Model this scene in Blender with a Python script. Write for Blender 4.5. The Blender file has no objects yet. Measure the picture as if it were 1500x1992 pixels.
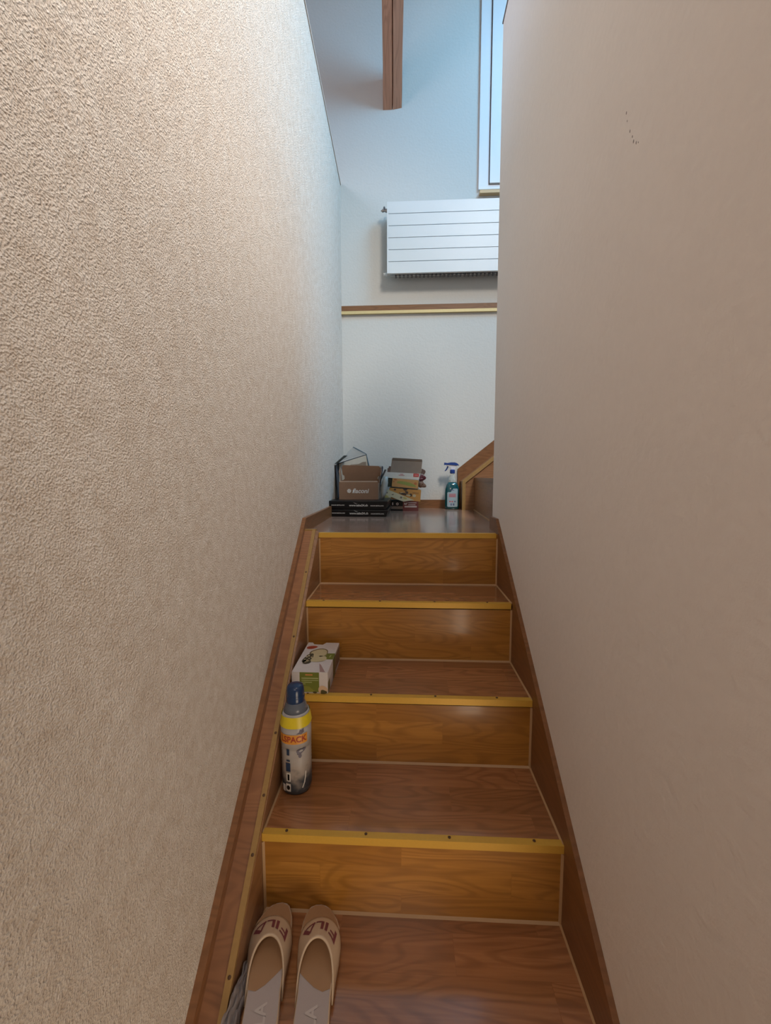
import bpy, bmesh, math, random
from mathutils import Vector, Matrix
random.seed(7)
C = bpy.context.scene.collection
SC = bpy.context.scene
PI = math.pi

# ------------------------------------------------------------------ camera
F_PX, PITCH, YAW, ROLL = 780.0, 0.0900063631249118, 0.048671308398113636, -0.001993025086353345
CAM = Vector((0.3163366447944031, -1.4788617029039064, 0.21381225004355994))
cp, sp, cy_, sy_ = math.cos(PITCH), math.sin(PITCH), math.cos(YAW), math.sin(YAW)
Fv = Vector((-sy_*cp, cy_*cp, -sp)); Rv = Vector((cy_, sy_, 0)); Uv = Rv.cross(Fv)
R2 = math.cos(ROLL)*Rv + math.sin(ROLL)*Uv; U2 = -math.sin(ROLL)*Rv + math.cos(ROLL)*Uv
cd = bpy.data.cameras.new('camera'); cam = bpy.data.objects.new('camera', cd); C.objects.link(cam)
cd.sensor_fit = 'HORIZONTAL'; cd.sensor_width = 36; cd.lens = F_PX/1500*36; cd.clip_start = 0.02
M = Matrix.Identity(4)
for i in range(3):
    M[i][0] = R2[i]; M[i][1] = U2[i]; M[i][2] = -Fv[i]; M[i][3] = CAM[i]
cam.matrix_world = M
SC.camera = cam

# ------------------------------------------------------------------ world, lights, exposure
vs = SC.view_settings
vs.view_transform = 'Standard'; vs.look = 'None'; vs.gamma = 1; vs.use_curve_mapping = False
vs.exposure = 0.13
W = bpy.data.worlds.new('world'); SC.world = W; W.use_nodes = True
W.node_tree.nodes['Background'].inputs[0].default_value = (0.55, 0.72, 1.0, 1)
W.node_tree.nodes['Background'].inputs[1].default_value = 1.2

def area(name, loc, target, sx, sy, power, col, spread=180):
    l = bpy.data.lights.new(name, 'AREA'); l.shape = 'RECTANGLE'; l.size = sx; l.size_y = sy
    l.energy = power; l.color = col; l.spread = math.radians(spread)
    o = bpy.data.objects.new(name, l); C.objects.link(o); o.location = loc
    d = Vector(target)-Vector(loc); o.rotation_euler = d.to_track_quat('-Z', 'Y').to_euler()
    return o
# daylight through the roof window high on the right, over the parapet of the right wall
area('roof_window_light', (1.70, 0.15, 3.2), (-0.1, 0.60, 1.3), 0.8, 1.0, 29, (0.28, 0.66, 1.0), 130)
# soft fill added high on the left to lift the right wall, no real window
area('upper_room_fill_light', (-1.6, -0.9, 2.9), (0.66, 0.3, 0.9), 1.2, 1.2, 13, (1.0, 0.87, 0.93), 150)
# added cool fill, not a window, tints the end of the right wall blue
area('wall_end_cool_fill_light', (-1.3, 0.5, 3.0), (0.66, -0.05, 1.35), 0.5, 0.6, 4, (0.42, 0.68, 1.0), 100)
# warm fill added above and right of the stairwell to brighten the left wall
area('stairwell_warm_fill_light', (1.30, -1.45, 3.5), (-0.1, -0.70, 0.4), 0.7, 1.0, 74, (1.0, 0.90, 0.80), 100)
# warm hallway ceiling light behind the camera
area('hall_ceiling_light', (0.3, -2.1, 1.02), (0.3, -1.9, -1), 0.5, 0.5, 6, (1.0, 0.82, 0.68))
# lit room seen through the doorway in the right wall at the foot of the stairs
area('side_room_light', (0.92, -1.85, -0.92), (0.2, -0.3, -0.45), 0.5, 0.8, 8, (1.0, 0.81, 0.60))

# ------------------------------------------------------------------ helpers
def bm_obj(name, bm, mat=None, parent=None, smooth=False, uv=True):
    me = bpy.data.meshes.new(name)
    bmesh.ops.recalc_face_normals(bm, faces=bm.faces)
    if uv: box_uv(bm)
    if smooth:
        for f in bm.faces: f.smooth = True
    bm.to_mesh(me); bm.free()
    o = bpy.data.objects.new(name, me); C.objects.link(o)
    if mat: me.materials.append(mat)
    if parent: o.parent = parent
    return o
def box_uv(bm, off=(0, 0)):
    uvl = bm.loops.layers.uv.verify()
    bm.normal_update()
    for f in bm.faces:
        n = f.normal; a = [abs(n.x), abs(n.y), abs(n.z)]
        for l in f.loops:
            p = l.vert.co
            if a[2] >= a[0] and a[2] >= a[1]: l[uvl].uv = (p.x+off[0], p.y+off[1])
            elif a[1] >= a[0]: l[uvl].uv = (p.x+off[0], p.z+off[1])
            else: l[uvl].uv = (p.y+off[0], p.z+off[1])
def add_box(bm, x0, x1, y0, y1, z0, z1, bev=0.0):
    vs_ = [bm.verts.new((x, y, z)) for x in (x0, x1) for y in (y0, y1) for z in (z0, z1)]
    fs = [(0,1,3,2),(4,6,7,5),(0,4,5,1),(2,3,7,6),(0,2,6,4),(1,5,7,3)]
    fl = [bm.faces.new([vs_[i] for i in f]) for f in fs]
    if bev:
        es = set(e for f in fl for e in f.edges)
        bmesh.ops.bevel(bm, geom=list(es), offset=bev, segments=2, affect='EDGES', profile=0.5)
def box(name, mat, parent, *a, bev=0.0):
    bm = bmesh.new(); add_box(bm, *a, bev=bev); return bm_obj(name, bm, mat, parent)
def add_loft(bm, secs, cap=True):
    rings = [[bm.verts.new(p) for p in s] for s in secs]
    n = len(rings[0])
    for a, b in zip(rings, rings[1:]):
        for i in range(n):
            bm.faces.new((a[i], a[(i+1) % n], b[(i+1) % n], b[i]))
    if cap:
        bm.faces.new(rings[0][::-1]); bm.faces.new(rings[-1])
    return rings
def prism(bm, poly, fa, fb):
    add_loft(bm, [[fa(p) for p in poly], [fb(p) for p in poly]])
def plate(bm, pts, th):
    # thin solid sheet: pts planar loop, thickened along its normal
    pts = [Vector(p) for p in pts]
    n = Vector((0, 0, 0))
    for i in range(len(pts)):
        n += pts[i].cross(pts[(i+1) % len(pts)])
    n.normalize()
    add_loft(bm, [[p - n*th/2 for p in pts], [p + n*th/2 for p in pts]])
def add_lathe(bm, prof, seg=48, cx=0, cy=0, sx=1, sy=1, cap=True, sq=0.0):
    secs = []
    for r, z in prof:
        ring = []
        for i in range(seg):
            a = 2*PI*i/seg; c_, s_ = math.cos(a), math.sin(a)
            k = 1.0
            if sq: k = 1.0/((abs(c_)**(2+sq)+abs(s_)**(2+sq))**(1/(2+sq)))
            ring.append((cx+r*k*c_*sx, cy+r*k*s_*sy, z))
        secs.append(ring)
    add_loft(bm, secs, cap)
def tube(bm, pts, r, seg=10):
    pts = [Vector(p) for p in pts]; secs = []
    for i, p in enumerate(pts):
        t = (pts[min(i+1, len(pts)-1)] - pts[max(i-1, 0)]).normalized()
        u = t.orthogonal().normalized() if i == 0 else (u - t*u.dot(t)).normalized()
        v = t.cross(u); rr = r[i] if isinstance(r, (list, tuple)) else r
        secs.append([p + (u*math.cos(2*PI*k/seg)+v*math.sin(2*PI*k/seg))*rr for k in range(seg)])
    add_loft(bm, secs)
def empty(name, loc=(0, 0, 0), rot=(0, 0, 0)):
    o = bpy.data.objects.new(name, None); C.objects.link(o); o.location = loc; o.rotation_euler = rot
    o.empty_display_size = .05
    return o
def tag(o, label, cat, group=None):
    o['label'] = label; o['category'] = cat
    if group: o['group'] = group
    return o
def struct(o, label=None):
    o['kind'] = 'structure'
    if label: o['label'] = label
    return o
_txt = {}
def text_bm(s, size, mapper, shear=0.0, align='CENTER', subdiv=0):
    cu = bpy.data.curves.new('t', 'FONT'); cu.body = s; cu.size = size; cu.align_x = align; cu.align_y = 'CENTER'
    cu.shear = shear; cu.resolution_u = 3; cu.offset = size*0.025
    ob = bpy.data.objects.new('t', cu); C.objects.link(ob)
    dg = bpy.context.evaluated_depsgraph_get(); dg.update()
    me = bpy.data.meshes.new_from_object(ob.evaluated_get(dg))
    bm = bmesh.new(); bm.from_mesh(me)
    bpy.data.objects.remove(ob); bpy.data.curves.remove(cu); bpy.data.meshes.remove(me)
    if subdiv:
        bmesh.ops.triangulate(bm, faces=bm.faces)
        bmesh.ops.subdivide_edges(bm, edges=[e for e in bm.edges if e.calc_length() > size*.25], cuts=subdiv, use_grid_fill=False)
    for v in bm.verts: v.co = mapper(v.co.x, v.co.y)
    return bm
def merge_bm(dst, src):
    me = bpy.data.meshes.new('m'); src.to_mesh(me); src.free(); dst.from_mesh(me); bpy.data.meshes.remove(me)
def flat_shape(bm, pts, mapper, off=0.0):
    vs_ = [bm.verts.new(mapper(x, y)) for x, y in pts]; bm.faces.new(vs_)
def ell(cx, cy, rx, ry, n=20, rot=0, wob=0):
    out = []
    for i in range(n):
        a = 2*PI*i/n; k = 1+wob*math.sin(3*a+cx*90)
        x, y = rx*k*math.cos(a), ry*k*math.sin(a)
        out.append((cx+x*math.cos(rot)-y*math.sin(rot), cy+x*math.sin(rot)+y*math.cos(rot)))
    return out
def rect(x0, y0, x1, y1): return [(x0, y0), (x1, y0), (x1, y1), (x0, y1)]

# ------------------------------------------------------------------ materials
def new_mat(name):
    m = bpy.data.materials.new(name); m.use_nodes = True
    return m, m.node_tree, m.node_tree.nodes['Principled BSDF']
def N(nt, t, **kw):
    n = nt.nodes.new(t)
    for k, v in kw.items(): setattr(n, k, v)
    return n
def plain(name, col, rough=0.6, metal=0.0, noise=0.06, bump=0.0, scale=60, **kw):
    m, nt, b = new_mat(name)
    tc = N(nt, 'ShaderNodeTexCoord'); no = N(nt, 'ShaderNodeTexNoise'); no.inputs['Scale'].default_value = scale
    nt.links.new(tc.outputs['Object'], no.inputs['Vector'])
    hs = N(nt, 'ShaderNodeMix', data_type='RGBA')
    hs.inputs[6].default_value = (*[c*(1-noise) for c in col], 1); hs.inputs[7].default_value = (*[min(1, c*(1+noise)) for c in col], 1)
    nt.links.new(no.outputs['Fac'], hs.inputs[0]); nt.links.new(hs.outputs[2], b.inputs['Base Color'])
    b.inputs['Roughness'].default_value = rough; b.inputs['Metallic'].default_value = metal
    if bump:
        bp = N(nt, 'ShaderNodeBump'); bp.inputs['Strength'].default_value = bump; bp.inputs['Distance'].default_value = .002
        nt.links.new(no.outputs['Fac'], bp.inputs['Height']); nt.links.new(bp.outputs[0], b.inputs['Normal'])
    for k, v in kw.items(): b.inputs[k].default_value = v
    return m
def plaster(name, col, scale, dist, strength, pit_dark=0.0, col2=None):
    m, nt, b = new_mat(name)
    tc = N(nt, 'ShaderNodeTexCoord')
    n1 = N(nt, 'ShaderNodeTexNoise'); n1.inputs['Scale'].default_value = scale; n1.inputs['Detail'].default_value = 3; n1.inputs['Roughness'].default_value = .55
    n2 = N(nt, 'ShaderNodeTexNoise'); n2.inputs['Scale'].default_value = scale*.12; n2.inputs['Detail'].default_value = 2
    n3 = N(nt, 'ShaderNodeTexNoise'); n3.inputs['Scale'].default_value = scale*.5; n3.inputs['Detail'].default_value = 1
    for n in (n1, n2, n3): nt.links.new(tc.outputs['Object'], n.inputs['Vector'])
    ad = N(nt, 'ShaderNodeMath', operation='ADD'); mu = N(nt, 'ShaderNodeMath', operation='MULTIPLY'); mu.inputs[1].default_value = .7
    nt.links.new(n3.outputs['Fac'], mu.inputs[0]); nt.links.new(n1.outputs['Fac'], ad.inputs[0]); nt.links.new(mu.outputs[0], ad.inputs[1])
    bp = N(nt, 'ShaderNodeBump'); bp.inputs['Strength'].default_value = strength; bp.inputs['Distance'].default_value = dist
    nt.links.new(ad.outputs[0], bp.inputs['Height']); nt.links.new(bp.outputs[0], b.inputs['Normal'])
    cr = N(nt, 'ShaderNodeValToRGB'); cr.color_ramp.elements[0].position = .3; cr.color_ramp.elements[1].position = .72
    cr.color_ramp.elements[0].color = (*[c*(1-pit_dark) for c in (col2 or col)], 1); cr.color_ramp.elements[1].color = (*col, 1)
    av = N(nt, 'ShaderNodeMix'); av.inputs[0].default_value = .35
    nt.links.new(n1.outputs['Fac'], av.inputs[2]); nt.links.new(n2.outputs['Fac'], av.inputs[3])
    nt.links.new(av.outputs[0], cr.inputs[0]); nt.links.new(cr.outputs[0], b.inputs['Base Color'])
    b.inputs['Roughness'].default_value = .9; b.inputs['Specular IOR Level'].default_value = .2
    return m
def laminate(name, c1, c2, c3, rough=.3, off=0.0, row=.064, length=.42, rot=False, coat=.3):
    m, nt, b = new_mat(name)
    uv = N(nt, 'ShaderNodeUVMap'); mp = N(nt, 'ShaderNodeMapping')
    mp.inputs['Location'].default_value = (off, off*.37, 0)
    if rot: mp.inputs['Rotation'].default_value = (0, 0, rot)
    nt.links.new(uv.outputs[0], mp.inputs[0])
    br = N(nt, 'ShaderNodeTexBrick'); br.offset = .43; br.offset_frequency = 2
    br.inputs['Scale'].default_value = 1; br.inputs['Brick Width'].default_value = length; br.inputs['Row Height'].default_value = row
    br.inputs['Mortar Size'].default_value = .0004; br.inputs['Mortar Smooth'].default_value = .2
    br.inputs['Color1'].default_value = (0, 0, 0, 1); br.inputs['Color2'].default_value = (1, 1, 1, 1); br.inputs['Mortar'].default_value = (.9, .9, .9, 1)
    nt.links.new(mp.outputs[0], br.inputs['Vector'])
    # per-plank shift of the grain
    sc = N(nt, 'ShaderNodeVectorMath', operation='MULTIPLY'); sc.inputs[1].default_value = (3.0, 55, 1)
    nt.links.new(mp.outputs[0], sc.inputs[0])
    sh = N(nt, 'ShaderNodeVectorMath', operation='MULTIPLY_ADD'); sh.inputs[1].default_value = (17, 9, 5)
    nt.links.new(br.outputs['Color'], sh.inputs[0]); nt.links.new(sc.outputs[0], sh.inputs[2])
    g = N(nt, 'ShaderNodeTexNoise'); g.inputs['Scale'].default_value = 1.6; g.inputs['Detail'].default_value = 5; g.inputs['Distortion'].default_value = .8
    nt.links.new(sh.outputs[0], g.inputs['Vector'])
    sc2 = N(nt, 'ShaderNodeVectorMath', operation='MULTIPLY'); sc2.inputs[1].default_value = (1.0, .28, 1)
    nt.links.new(sh.outputs[0], sc2.inputs[0])
    cn = N(nt, 'ShaderNodeTexNoise'); cn.inputs['Scale'].default_value = .9; cn.inputs['Detail'].default_value = 1; cn.inputs['Distortion'].default_value = .3
    nt.links.new(sc2.outputs[0], cn.inputs['Vector'])
    ml = N(nt, 'ShaderNodeMath', operation='MULTIPLY'); ml.inputs[1].default_value = 75; nt.links.new(cn.outputs['Fac'], ml.inputs[0])
    wv = N(nt, 'ShaderNodeMath', operation='SINE'); nt.links.new(ml.outputs[0], wv.inputs[0])
    mx = N(nt, 'ShaderNodeMix', data_type='RGBA'); mx.inputs[6].default_value = (*c1, 1); mx.inputs[7].default_value = (*c2, 1)
    nt.links.new(br.outputs['Color'], mx.inputs[0])
    cr = N(nt, 'ShaderNodeMapRange'); cr.inputs[1].default_value = .35; cr.inputs[2].default_value = .7; cr.inputs[3].default_value = 0; cr.inputs[4].default_value = .55
    nt.links.new(g.outputs['Fac'], cr.inputs[0])
    mx2 = N(nt, 'ShaderNodeMix', data_type='RGBA'); mx2.inputs[7].default_value = (*c3, 1)
    nt.links.new(cr.outputs[0], mx2.inputs[0]); nt.links.new(mx.outputs[2], mx2.inputs[6])
    wr = N(nt, 'ShaderNodeMapRange'); wr.inputs[3].default_value = 0; wr.inputs[4].default_value = .38
    wr.inputs[1].default_value = -.2; nt.links.new(wv.outputs[0], wr.inputs[0])
    mx3 = N(nt, 'ShaderNodeMix', data_type='RGBA'); mx3.inputs[7].default_value = (*[c*.75 for c in c3], 1)
    nt.links.new(wr.outputs[0], mx3.inputs[0]); nt.links.new(mx2.outputs[2], mx3.inputs[6])
    nt.links.new(mx3.outputs[2], b.inputs['Base Color'])
    b.inputs['Roughness'].default_value = rough
    b.inputs['Coat Weight'].default_value = coat; b.inputs['Coat Roughness'].default_value = .12
    bp = N(nt, 'ShaderNodeBump'); bp.inputs['Strength'].default_value = .08; bp.inputs['Distance'].default_value = .001
    nt.links.new(g.outputs['Fac'], bp.inputs['Height']); nt.links.new(bp.outputs[0], b.inputs['Normal'])
    return m

m_left = plaster('coarse_plaster', (.76, .73, .69), 400, .0032, .95, pit_dark=.30, col2=(.73, .61, .50))  # shade and warm bounce in the pits are mixed into the colour as brown
m_right = plaster('fine_plaster', (.74, .68, .64), 70, .003, .35, pit_dark=.04)
m_back = plaster('white_plaster', (.58, .58, .555), 80, .003, .25, pit_dark=.02)
m_ceil = plaster('ceiling_paint', (.7, .7, .7), 60, .002, .2)
OC = ((.50, .235, .045), (.36, .158, .027), (.28, .115, .020))
m_riser = [laminate('riser_laminate', *OC, rough=.32, off=k*1.37+.2, row=.0635) for k in range(4)]
m_tread = [laminate('tread_laminate', (.43, .19, .08), (.30, .13, .052), (.20, .08, .03), rough=.22, off=k*2.11+.63, row=.075, coat=.85) for k in range(4)]
m_landing = laminate('landing_laminate', (.36, .22, .16), (.30, .185, .135), (.22, .13, .095), rough=.22, off=.3, row=.19, length=1.3, coat=.6)
m_string = laminate('stringer_laminate', (.28, .14, .065), (.25, .125, .058), (.18, .085, .036), rough=.36, off=.4, row=.6, length=3.0, coat=.15)
m_skirt = laminate('skirting_laminate', (.23, .098, .036), (.20, .085, .03), (.15, .062, .02), rough=.42, off=.9, row=.6, length=3.0, coat=.1)
m_cap = laminate('cap_board', (.31, .14, .062), (.27, .12, .052), (.20, .085, .037), rough=.42, off=.17, row=.6, length=3.0, coat=.1)
m_gold = plain('gold_anodised_strip', (.68, .41, .065), rough=.38, metal=.25, noise=.05, scale=200)
m_brass = plain('worn_brass_strip', (.34, .21, .075), rough=.5, metal=.3, noise=.15, scale=90)
m_screw = plain('dark_screw', (.10, .055, .03), rough=.5, metal=.5)
m_seal = plain('beige_sealant', (.44, .28, .15), rough=.5)
m_beam = laminate('rafter_wood', (.56, .31, .205), (.52, .285, .19), (.38, .20, .125), rough=.75, row=.6, length=4, coat=0)
m_white = plain('white_enamel', (.64, .67, .68), rough=.35, noise=.01)
m_frame = plain('white_window_paint', (.74, .74, .76), rough=.4, noise=.01)
m_gap = plain('grey_rubber_seal', (.12, .12, .13), rough=.7)
m_fin = plain('dark_fin_metal', (.12, .12, .13), rough=.5, metal=.3)
m_sill = plain('pale_wood_sill', (.62, .40, .20), rough=.5, scale=30)
m_chrome = plain('chrome', (.55, .55, .56), rough=.25, metal=1)
m_kraft = plain('kraft_cardboard', (.235, .135, .08), rough=.8, noise=.08, scale=25)
m_greycard = plain('grey_cardboard', (.19, .14, .105), rough=.85, noise=.08, scale=30)
m_black = plain('glossy_black_card', (.005, .005, .006), rough=.33, **{'Specular IOR Level': .3})
m_whiteink = plain('white_ink', (.62, .60, .57), rough=.6)
m_navy = plain('navy_card', (.02, .035, .06), rough=.5)
m_paper = plain('white_paper', (.62, .60, .52), rough=.75)
m_film = plain('grey_film', (.45, .50, .52), rough=.35, Alpha=.75)

# ------------------------------------------------------------------ setting: walls, floor
D = 1.20            # back wall
def xw(y): return -0.0725-0.0185*y
XR = 0.657
XWR = 0.668
def slab(name, mat, y0, y1, z0, z1, f0, f1, label=None):
    bm = bmesh.new()
    add_loft(bm, [[(f0(y0), y0, z0), (f1(y0), y0, z0), (f1(y0), y0, z1), (f0(y0), y0, z1)],
                  [(f0(y1), y1, z0), (f1(y1), y1, z0), (f1(y1), y1, z1), (f0(y1), y1, z1)]])
    return struct(bm_obj(name, bm, mat), label)
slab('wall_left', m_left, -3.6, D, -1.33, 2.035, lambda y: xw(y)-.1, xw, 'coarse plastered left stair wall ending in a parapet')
def slabs(name, mat, parts, f0, f1, label):
    bm = bmesh.new()
    for y0, y1, z0, z1 in parts: add_box(bm, f0, f1, y0, y1, z0, z1)
    return struct(bm_obj(name, bm, mat), label)
slabs('wall_right', m_right, [(-1.135, .145, -1.33, 1.845), (-3.6, -1.135, .68, 1.845), (-3.6, -2.3, -1.33, .68)], XWR, XWR+.11, 'smooth plastered right stair wall')
struct(box('door_1', m_sill, None, XWR-.004, XWR+.114, -1.165, -1.133, -1.33, .69), 'pale wooden frame of the doorway at the foot of the stairs')
struct(box('floor_side', m_landing, None, .66, 2.3, -3.6, -.6, -1.37, -1.33))
box('wall_back', m_back, None, -2.9, 2.4, D, D+.15, -1.4, 3.6)
struct(bpy.data.objects['wall_back'], 'white plastered wall above the landing')
for nm, a in (('wall_far_left', (-2.9, -2.8, -3.6, D, 1.2, 3.6)), ('wall_far_right', (2.3, 2.4, -3.6, D, -1.4, 3.6)), ('wall_front', (-2.9, 2.4, -3.75, -3.6, -1.4, 3.6))):
    struct(box(nm, m_back, None, *a))
struct(box('ceiling', m_ceil, None, -2.9, 2.4, -3.75, D+.15, 3.6, 3.7), 'upper room ceiling')
struct(box('ceiling_hall', m_ceil, None, -.15, .76, -3.6, -1.30, 1.07, 1.25))
struct(box('floor_upper', m_landing, None, -2.8, -.2, -3.6, D, 1.1, 1.25))
struct(box('floor_upper_right', m_landing, None, .78, 2.3, -3.6, -.5, 1.1, 1.25))
struct(box('wall_stairwell', m_back, None, .78, 2.3, -.6, -.5, -1.4, 1.1))
struct(box('floor_hall', m_tread[0], None, -.1, .7, -3.6, -1.345, -1.37, -1.33))
struct(box('floor', m_landing, None, -.10, 2.3, .004, D, -.03, 0), 'dark glossy laminate landing floor')
# thin coping on both parapets
bm = bmesh.new(); add_loft(bm, [[(xw(y)-.102, y, 2.035), (xw(y)+.004, y, 2.035), (xw(y)+.004, y, 2.045), (xw(y)-.102, y, 2.045)] for y in (-3.6, D)])
struct(bm_obj('trim_1', bm, plain('coping_wood', (.50, .42, .36), rough=.5)), 'thin pale coping along the top of the left wall')
struct(box('trim_2', plain('dark_coping', (.16, .13, .13), rough=.5), None, XWR-.003, XWR+.112, -3.6, .148, 1.845, 1.851), 'thin dark coping on the right wall')
bm = bmesh.new(); rnd = random.Random(4)
for (y_, z_, a_) in ((y, z, a*.6) for y, z, a in ((-.766, .790, .0022), (-.770, .775, .0016), (-.780, .752, .0022), (-.788, .738, .0018), (-.792, .728, .0026), (-.800, .720, .0022), (-.806, .716, .0012))):
    add_lathe(bm, [(a_, 0), (a_*.6, .0004)], 6)
    bmesh.ops.transform(bm, matrix=Matrix.Translation((XWR, y_, z_)) @ Matrix.Rotation(-PI/2, 4, 'Y') @ Matrix.Diagonal((2.0, 1, 1, 1)), verts=bm.verts[-12:])
sm = bm_obj('scuff_marks', bm, plain('dark_scuff', (.22, .19, .18), rough=.9), bpy.data.objects['wall_right']); sm['kind'] = 'stuff'
# skirtings
def poly_x(name, mat, poly, xa, xb, label):
    bm = bmesh.new(); add_loft(bm, [[(xa(y), y, z) for y, z in poly], [(xb(y), y, z) for y, z in poly]])
    return struct(bm_obj(name, bm, mat), label)
S = .85
ZC = .012
def xl(y): return -.006-.012*y
def xe(y): return -.018-.026*y
yb = -1.345
poly_x('baseboard_left', m_skirt, [(D, 0), (D, .055), (.02, .055), (yb, S*yb+ZC+.038), (yb, S*yb-.02), (-.02, -.02), (0, 0)],
       xw, lambda y: xw(y)+.014, 'brown skirting along the left wall, stepping down beside the stairs')
poly_x('baseboard_right', m_skirt, [(.148, 0), (.148, .05), (.04, .052), (yb, .787*yb+.022), (yb, .787*yb-.46), (.02, -.42), (.02, 0)],
       lambda y: XR+.0, lambda y: XWR+.001, 'brown stringer board along the right wall')
struct(box('baseboard_back', m_skirt, None, xw(D), .672, D-.014, D, 0, .055), 'brown skirting under the back wall')
# band on the back wall at upper floor level
struct(box('trim_3', m_skirt, None, xw(D), 2.3, D-.012, D, 1.266, 1.30), 'brown wooden band across the back wall')
struct(box('trim_4', plain('pale_gold_strip', (.62, .50, .25), rough=.45, metal=.2), None, xw(D), 2.3, D-.016, D, 1.248, 1.266), 'pale gold strip under the brown band')

# ------------------------------------------------------------------ staircase
st = tag(empty('staircase', (0, 0, 0)), 'wooden laminate staircase with gold nosing strips climbing to the landing', 'staircase')
yk = [0, -.218, -.440, -.671, -.90, -1.12, -1.345]
zk = [0, -.193, -.385, -.575, -.760, -.950, -1.140, -1.33]
screws = {1: (.052, .236, .412, .58), 2: (.05, .225, .40, .565), 3: (.055, .232, .415, .597)}
def xr(y): return .651-.0085*y/.67 if y > -.7 else .66
for k in range(7):
    y, z = yk[k], zk[k]
    # riser
    bm = bmesh.new(); add_box(bm, xl(y)-.01, XR+.004, y, y+.012, zk[k+1], z-.001)
    bm_obj('riser', bm, m_riser[k % 4], st)
    if k < 6:
        bm = bmesh.new(); add_box(bm, xl(y)-.01, XR+.004, yk[k+1], y, zk[k+1]-.02, zk[k+1])
        bm_obj('tread', bm, m_tread[k % 4], st)
    # nosing strip: top lip and front face
    bm = bmesh.new(); yf = y-.004
    prof = [(yf, z-.016), (yf, z+.002), (y+.012, z+.002), (y+.013, z+.0005), (y-.001, z+.0003), (y-.001, z-.016)]
    x0, x1 = xl(y), xr(y)
    add_loft(bm, [[(x0, a, b) for a, b in prof], [(x1, a, b) for a, b in prof]])
    ns = bm_obj('nosing_strip', bm, m_gold, st)
    for sx in screws.get(k, ()):
        bm = bmesh.new(); add_lathe(bm, [(.0032, z+.0022), (.0032, z+.0032), (.0018, z+.0036)], 12, sx, y+.006)
        bm_obj('screw', bm, m_screw, ns)
    # sealant beads in the corners of the step
    if k < 6:
        bm = bmesh.new(); zz = zk[k+1]; r = .0045
        tri = lambda a, b: [(a[0], a[1]), (a[0]+b[0]*r, a[1]), (a[0], a[1]+b[1]*r)]
        t3 = tri((y, zz), (-1, 1))
        add_loft(bm, [[(x0, a, b) for a, b in t3], [(XR, a, b) for a, b in t3]])
        for xx, sgn in ((x0, 1), (XR, -1)):
            t = [(xx, y), (xx+sgn*r, y), (xx, y-r)]
            add_loft(bm, [[(a, b, zz) for a, b in t], [(a, b, z-.019) for a, b in t]])
            x2 = xl(yk[k+1]) if sgn > 0 else XR
            add_loft(bm, [[(xx, y, zz), (xx+sgn*r*.8, y, zz), (xx, y, zz+r*.8)], [(x2, yk[k+1], zz), (x2+sgn*r*.8, yk[k+1], zz), (x2, yk[k+1], zz+r*.8)]])
        bm_obj('sealant', bm, m_seal, st)
# casing on the left: closed box with a sloped cap board, gold edge strip, inner stringer
bm = bmesh.new(); secs = []
for y in (0.0, -.6, yb):
    zc = S*y+ZC-.003
    secs.append([(xw(y)+.002, y, zc-.35), (xl(y)-.0005, y, zc-.35), (xl(y)-.0005, y, zc-.003), (xe(y)-.001, y, zc), (xw(y)+.002, y, zc)])
add_loft(bm, secs); bm_obj('stringer_casing', bm, m_string, st)
def strip_secs(fa, fb, h0, h1, ys=(0.0, -.6, yb)):
    return [[(fa(y), y, S*y+ZC+h0), (fb(y), y, S*y+ZC+h0), (fb(y), y, S*y+ZC+h1), (fa(y), y, S*y+ZC+h1)] for y in ys]
bm = bmesh.new(); add_loft(bm, strip_secs(lambda y: xw(y)+.012, lambda y: xe(y)-.013, -.004, .0)); bm_obj('cap_board', bm, m_cap, st)
bm = bmesh.new(); add_loft(bm, strip_secs(lambda y: xe(y)-.0125, xe, -.009, .003)); es = bm_obj('edge_strip', bm, m_brass, st)
for y in (-.15, -.33, -.53, -.63, -.71, -.84):
    bm = bmesh.new(); z = S*y+ZC+.003; x = xe(y)-.006
    add_lathe(bm, [(.0032, 0), (.0032, .0008), (.0015, .0014)], 12)
    bm.transform(Matrix.Translation((x, y, z)) @ Matrix.Rotation(math.atan(S), 4, 'X'))
    bm_obj('screw', bm, m_screw, es)
box('cap_end_strip', m_brass, st, xw(0)+.012, xe(0)+.001, -.004, .016, .006, .014)
for y in (-.06, -.40, -.62, -.78):
    pass

# upper flight behind the right wall: casing on the back wall, first winder riser and tread
uf = tag(empty('upper_staircase', (0.7, 1.1, 0)), 'second wooden flight turning right off the landing behind the right wall', 'staircase')
def rel(o): o.matrix_parent_inverse = Matrix.Translation((-.7, -1.1, 0)); return o
US = .80
def upoly(name, mat, poly, y0, y1):
    bm = bmesh.new(); add_loft(bm, [[(x, y0, z) for x, z in poly], [(x, y1, z) for x, z in poly]]); return rel(bm_obj(name, bm, mat, uf))
xe1 = 1.7
upoly('wall_string', m_skirt, [(.662, 0), (.662, .258), (xe1, .258+US*(xe1-.662)), (xe1, .17+US*(xe1-.662)), (.70, 0)], D-.014, D-.0005)
upoly('casing', m_string, [(.68, 0), (.68, .175), (xe1, .175+US*(xe1-.68)), (xe1, 0)], 1.04, D-.014)
upoly('cap_board', m_cap, [(.678, .175), (.678, .179), (xe1, .179+US*(xe1-.678)), (xe1, .175+US*(xe1-.678))], 1.055, D-.014)
upoly('edge_strip', m_brass, [(.672, .0), (.672, .182), (xe1, .182+US*(xe1-.672)), (xe1, .160+US*(xe1-.672)), (.692, .171), (.692, 0)], 1.032, 1.050)
def upt(name, mat, poly, z0, z1):
    bm = bmesh.new(); add_loft(bm, [[(x, y, z0) for x, y in poly], [(x, y, z1) for x, y in poly]]); return rel(bm_obj(name, bm, mat, uf))
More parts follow.
